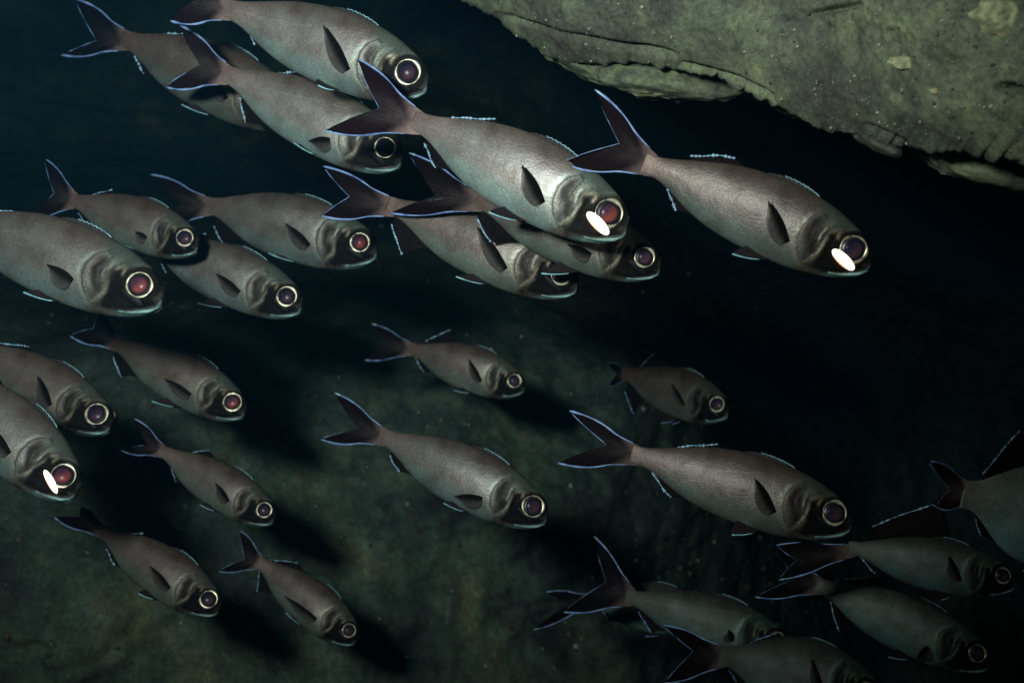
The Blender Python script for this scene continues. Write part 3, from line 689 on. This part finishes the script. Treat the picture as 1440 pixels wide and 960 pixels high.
fish((1026, 574), (874, 524), 1.45, 'small dim deep-bodied fish turned towards the viewer, tail lost in shadow', yaw=38, UT=(852, 510), LT=(856, 542), db=((896, 521), (924, 493)), ab=((879, 550), (891, 582)), skin=1, er=1.15, flash_tone=.42, ds=1.15, pel=(934, 596), edge=.95, tedge=.25)
fish((772, 722), (529, 610), 1.15, 'grey-green fish with a purple gold-ringed eye, alone below the centre', UT=(472, 553), LT=(450, 617), notch=(505, 603), db=((571, 615), (617, 621)), ab=((548, 640), (562, 663)), er=1.15, pec=(645, 700), pel=(627, 708), flash_tone=.85)
fish((1199, 728), (886, 638), .99, 'large brown fish with a gold-ringed black eye and wide blue-edged tail', UT=(800, 577), LT=(786, 651), notch=(853, 625), db=((946, 631), (1010, 625)), ab=((917, 663), (944, 700)), skin=1, er=1.1, pec=(1062, 672), pel=(1030, 751), flash_tone=.8)
fish((1112, 905), (878, 838), 1.22, 'dim fish with an upright V-shaped tail, its head hidden by the fish in front', UT=(836, 754), LT=(792, 860), notch=(852, 818), db=((925, 831), (982, 834)), ab=((898, 860), (916, 889)), skin=2, flash_tone=.55, ds=1.05, pec=(1025, 884), pel=(1000, 915))
fish((1000, 862), (826, 842), 1.38, 'dim teal-lit fish almost hidden behind the upright V-shaped tail', UT=(768, 832), LT=(751, 885), skin=2, flash_tone=.55, yaw=14, db=((860, 826), (890, 822)), ds=1.25)
fish((1236, 972), (1010, 921), 1.09, 'dark brown fish cut by the lower edge, dotted dorsal fin raised', UT=(932, 878), LT=(934, 960), notch=(975, 915), db=((1046, 907), (1093, 889)), ab=((1025, 941), (1036, 958)), skin=2, flash_tone=.5, ds=1.5, pec=(1140, 925), er=.9)
fish((1393, 926), (1144, 820), 1.09, 'teal-lit grey fish in the dark corner swimming below a crossed tail', LT=(1062, 839), UT=(1092, 768), db=((1188, 815), (1242, 811)), ab=((1168, 846), (1180, 888)), skin=2, flash_tone=.75, pec=(1285, 925), pel=(1248, 922), er=1.0, ds=1.0)
fish((1428, 812), (1192, 770), .955, 'dim fish with a long curved dotted dorsal fin, head behind a rounder fish', UT=(1092, 766), LT=(1095, 815), notch=(1120, 787), db=((1226, 740), (1327, 704)), ab=((1211, 783), (1231, 806)), skin=2, flash_tone=.62, pec=(1330, 780), pel=(1323, 842), ds=1.05)
fish((1575, 748), (1347, 694), .90, 'dark round-bodied fish leaving the frame, tall curved dotted dorsal fin', edge=.6, UT=(1306, 648), LT=(1322, 712), db=((1380, 667), (1434, 604)), skin=2, flash_tone=2.4, yaw=-26, ab=((1372, 730), (1379, 752)), ds=1.5)

# ------------------------------------------------------------------ sea water
def box(name, lo, hi, mat):
    V = np.array([(x, y, z) for x in (lo[0], hi[0]) for y in (lo[1], hi[1]) for z in (lo[2], hi[2])])
    Q = np.array([[0, 1, 3, 2], [4, 6, 7, 5], [0, 4, 5, 1], [2, 3, 7, 6], [0, 2, 6, 4], [1, 5, 7, 3]])
    return mesh_object(name, V, Q, mat, smooth=False)
hm = bpy.data.materials.new('sea_water'); hm.use_nodes = True; hn = hm.node_tree.nodes; hn.clear()
ho = hn.new('ShaderNodeOutputMaterial'); pv = hn.new('ShaderNodeVolumePrincipled')
pv.inputs['Color'].default_value = (.08, .50, .85, 1); pv.inputs['Density'].default_value = .026
pv.inputs['Absorption Color'].default_value = (.25, .62, .72, 1)
hm.node_tree.links.new(pv.outputs[0], ho.inputs['Volume'])
hz = box('haze', (-4.5, -2.8, -3.6), (5.5, 11.5, 3.9), hm); hz['kind'] = 'stuff'
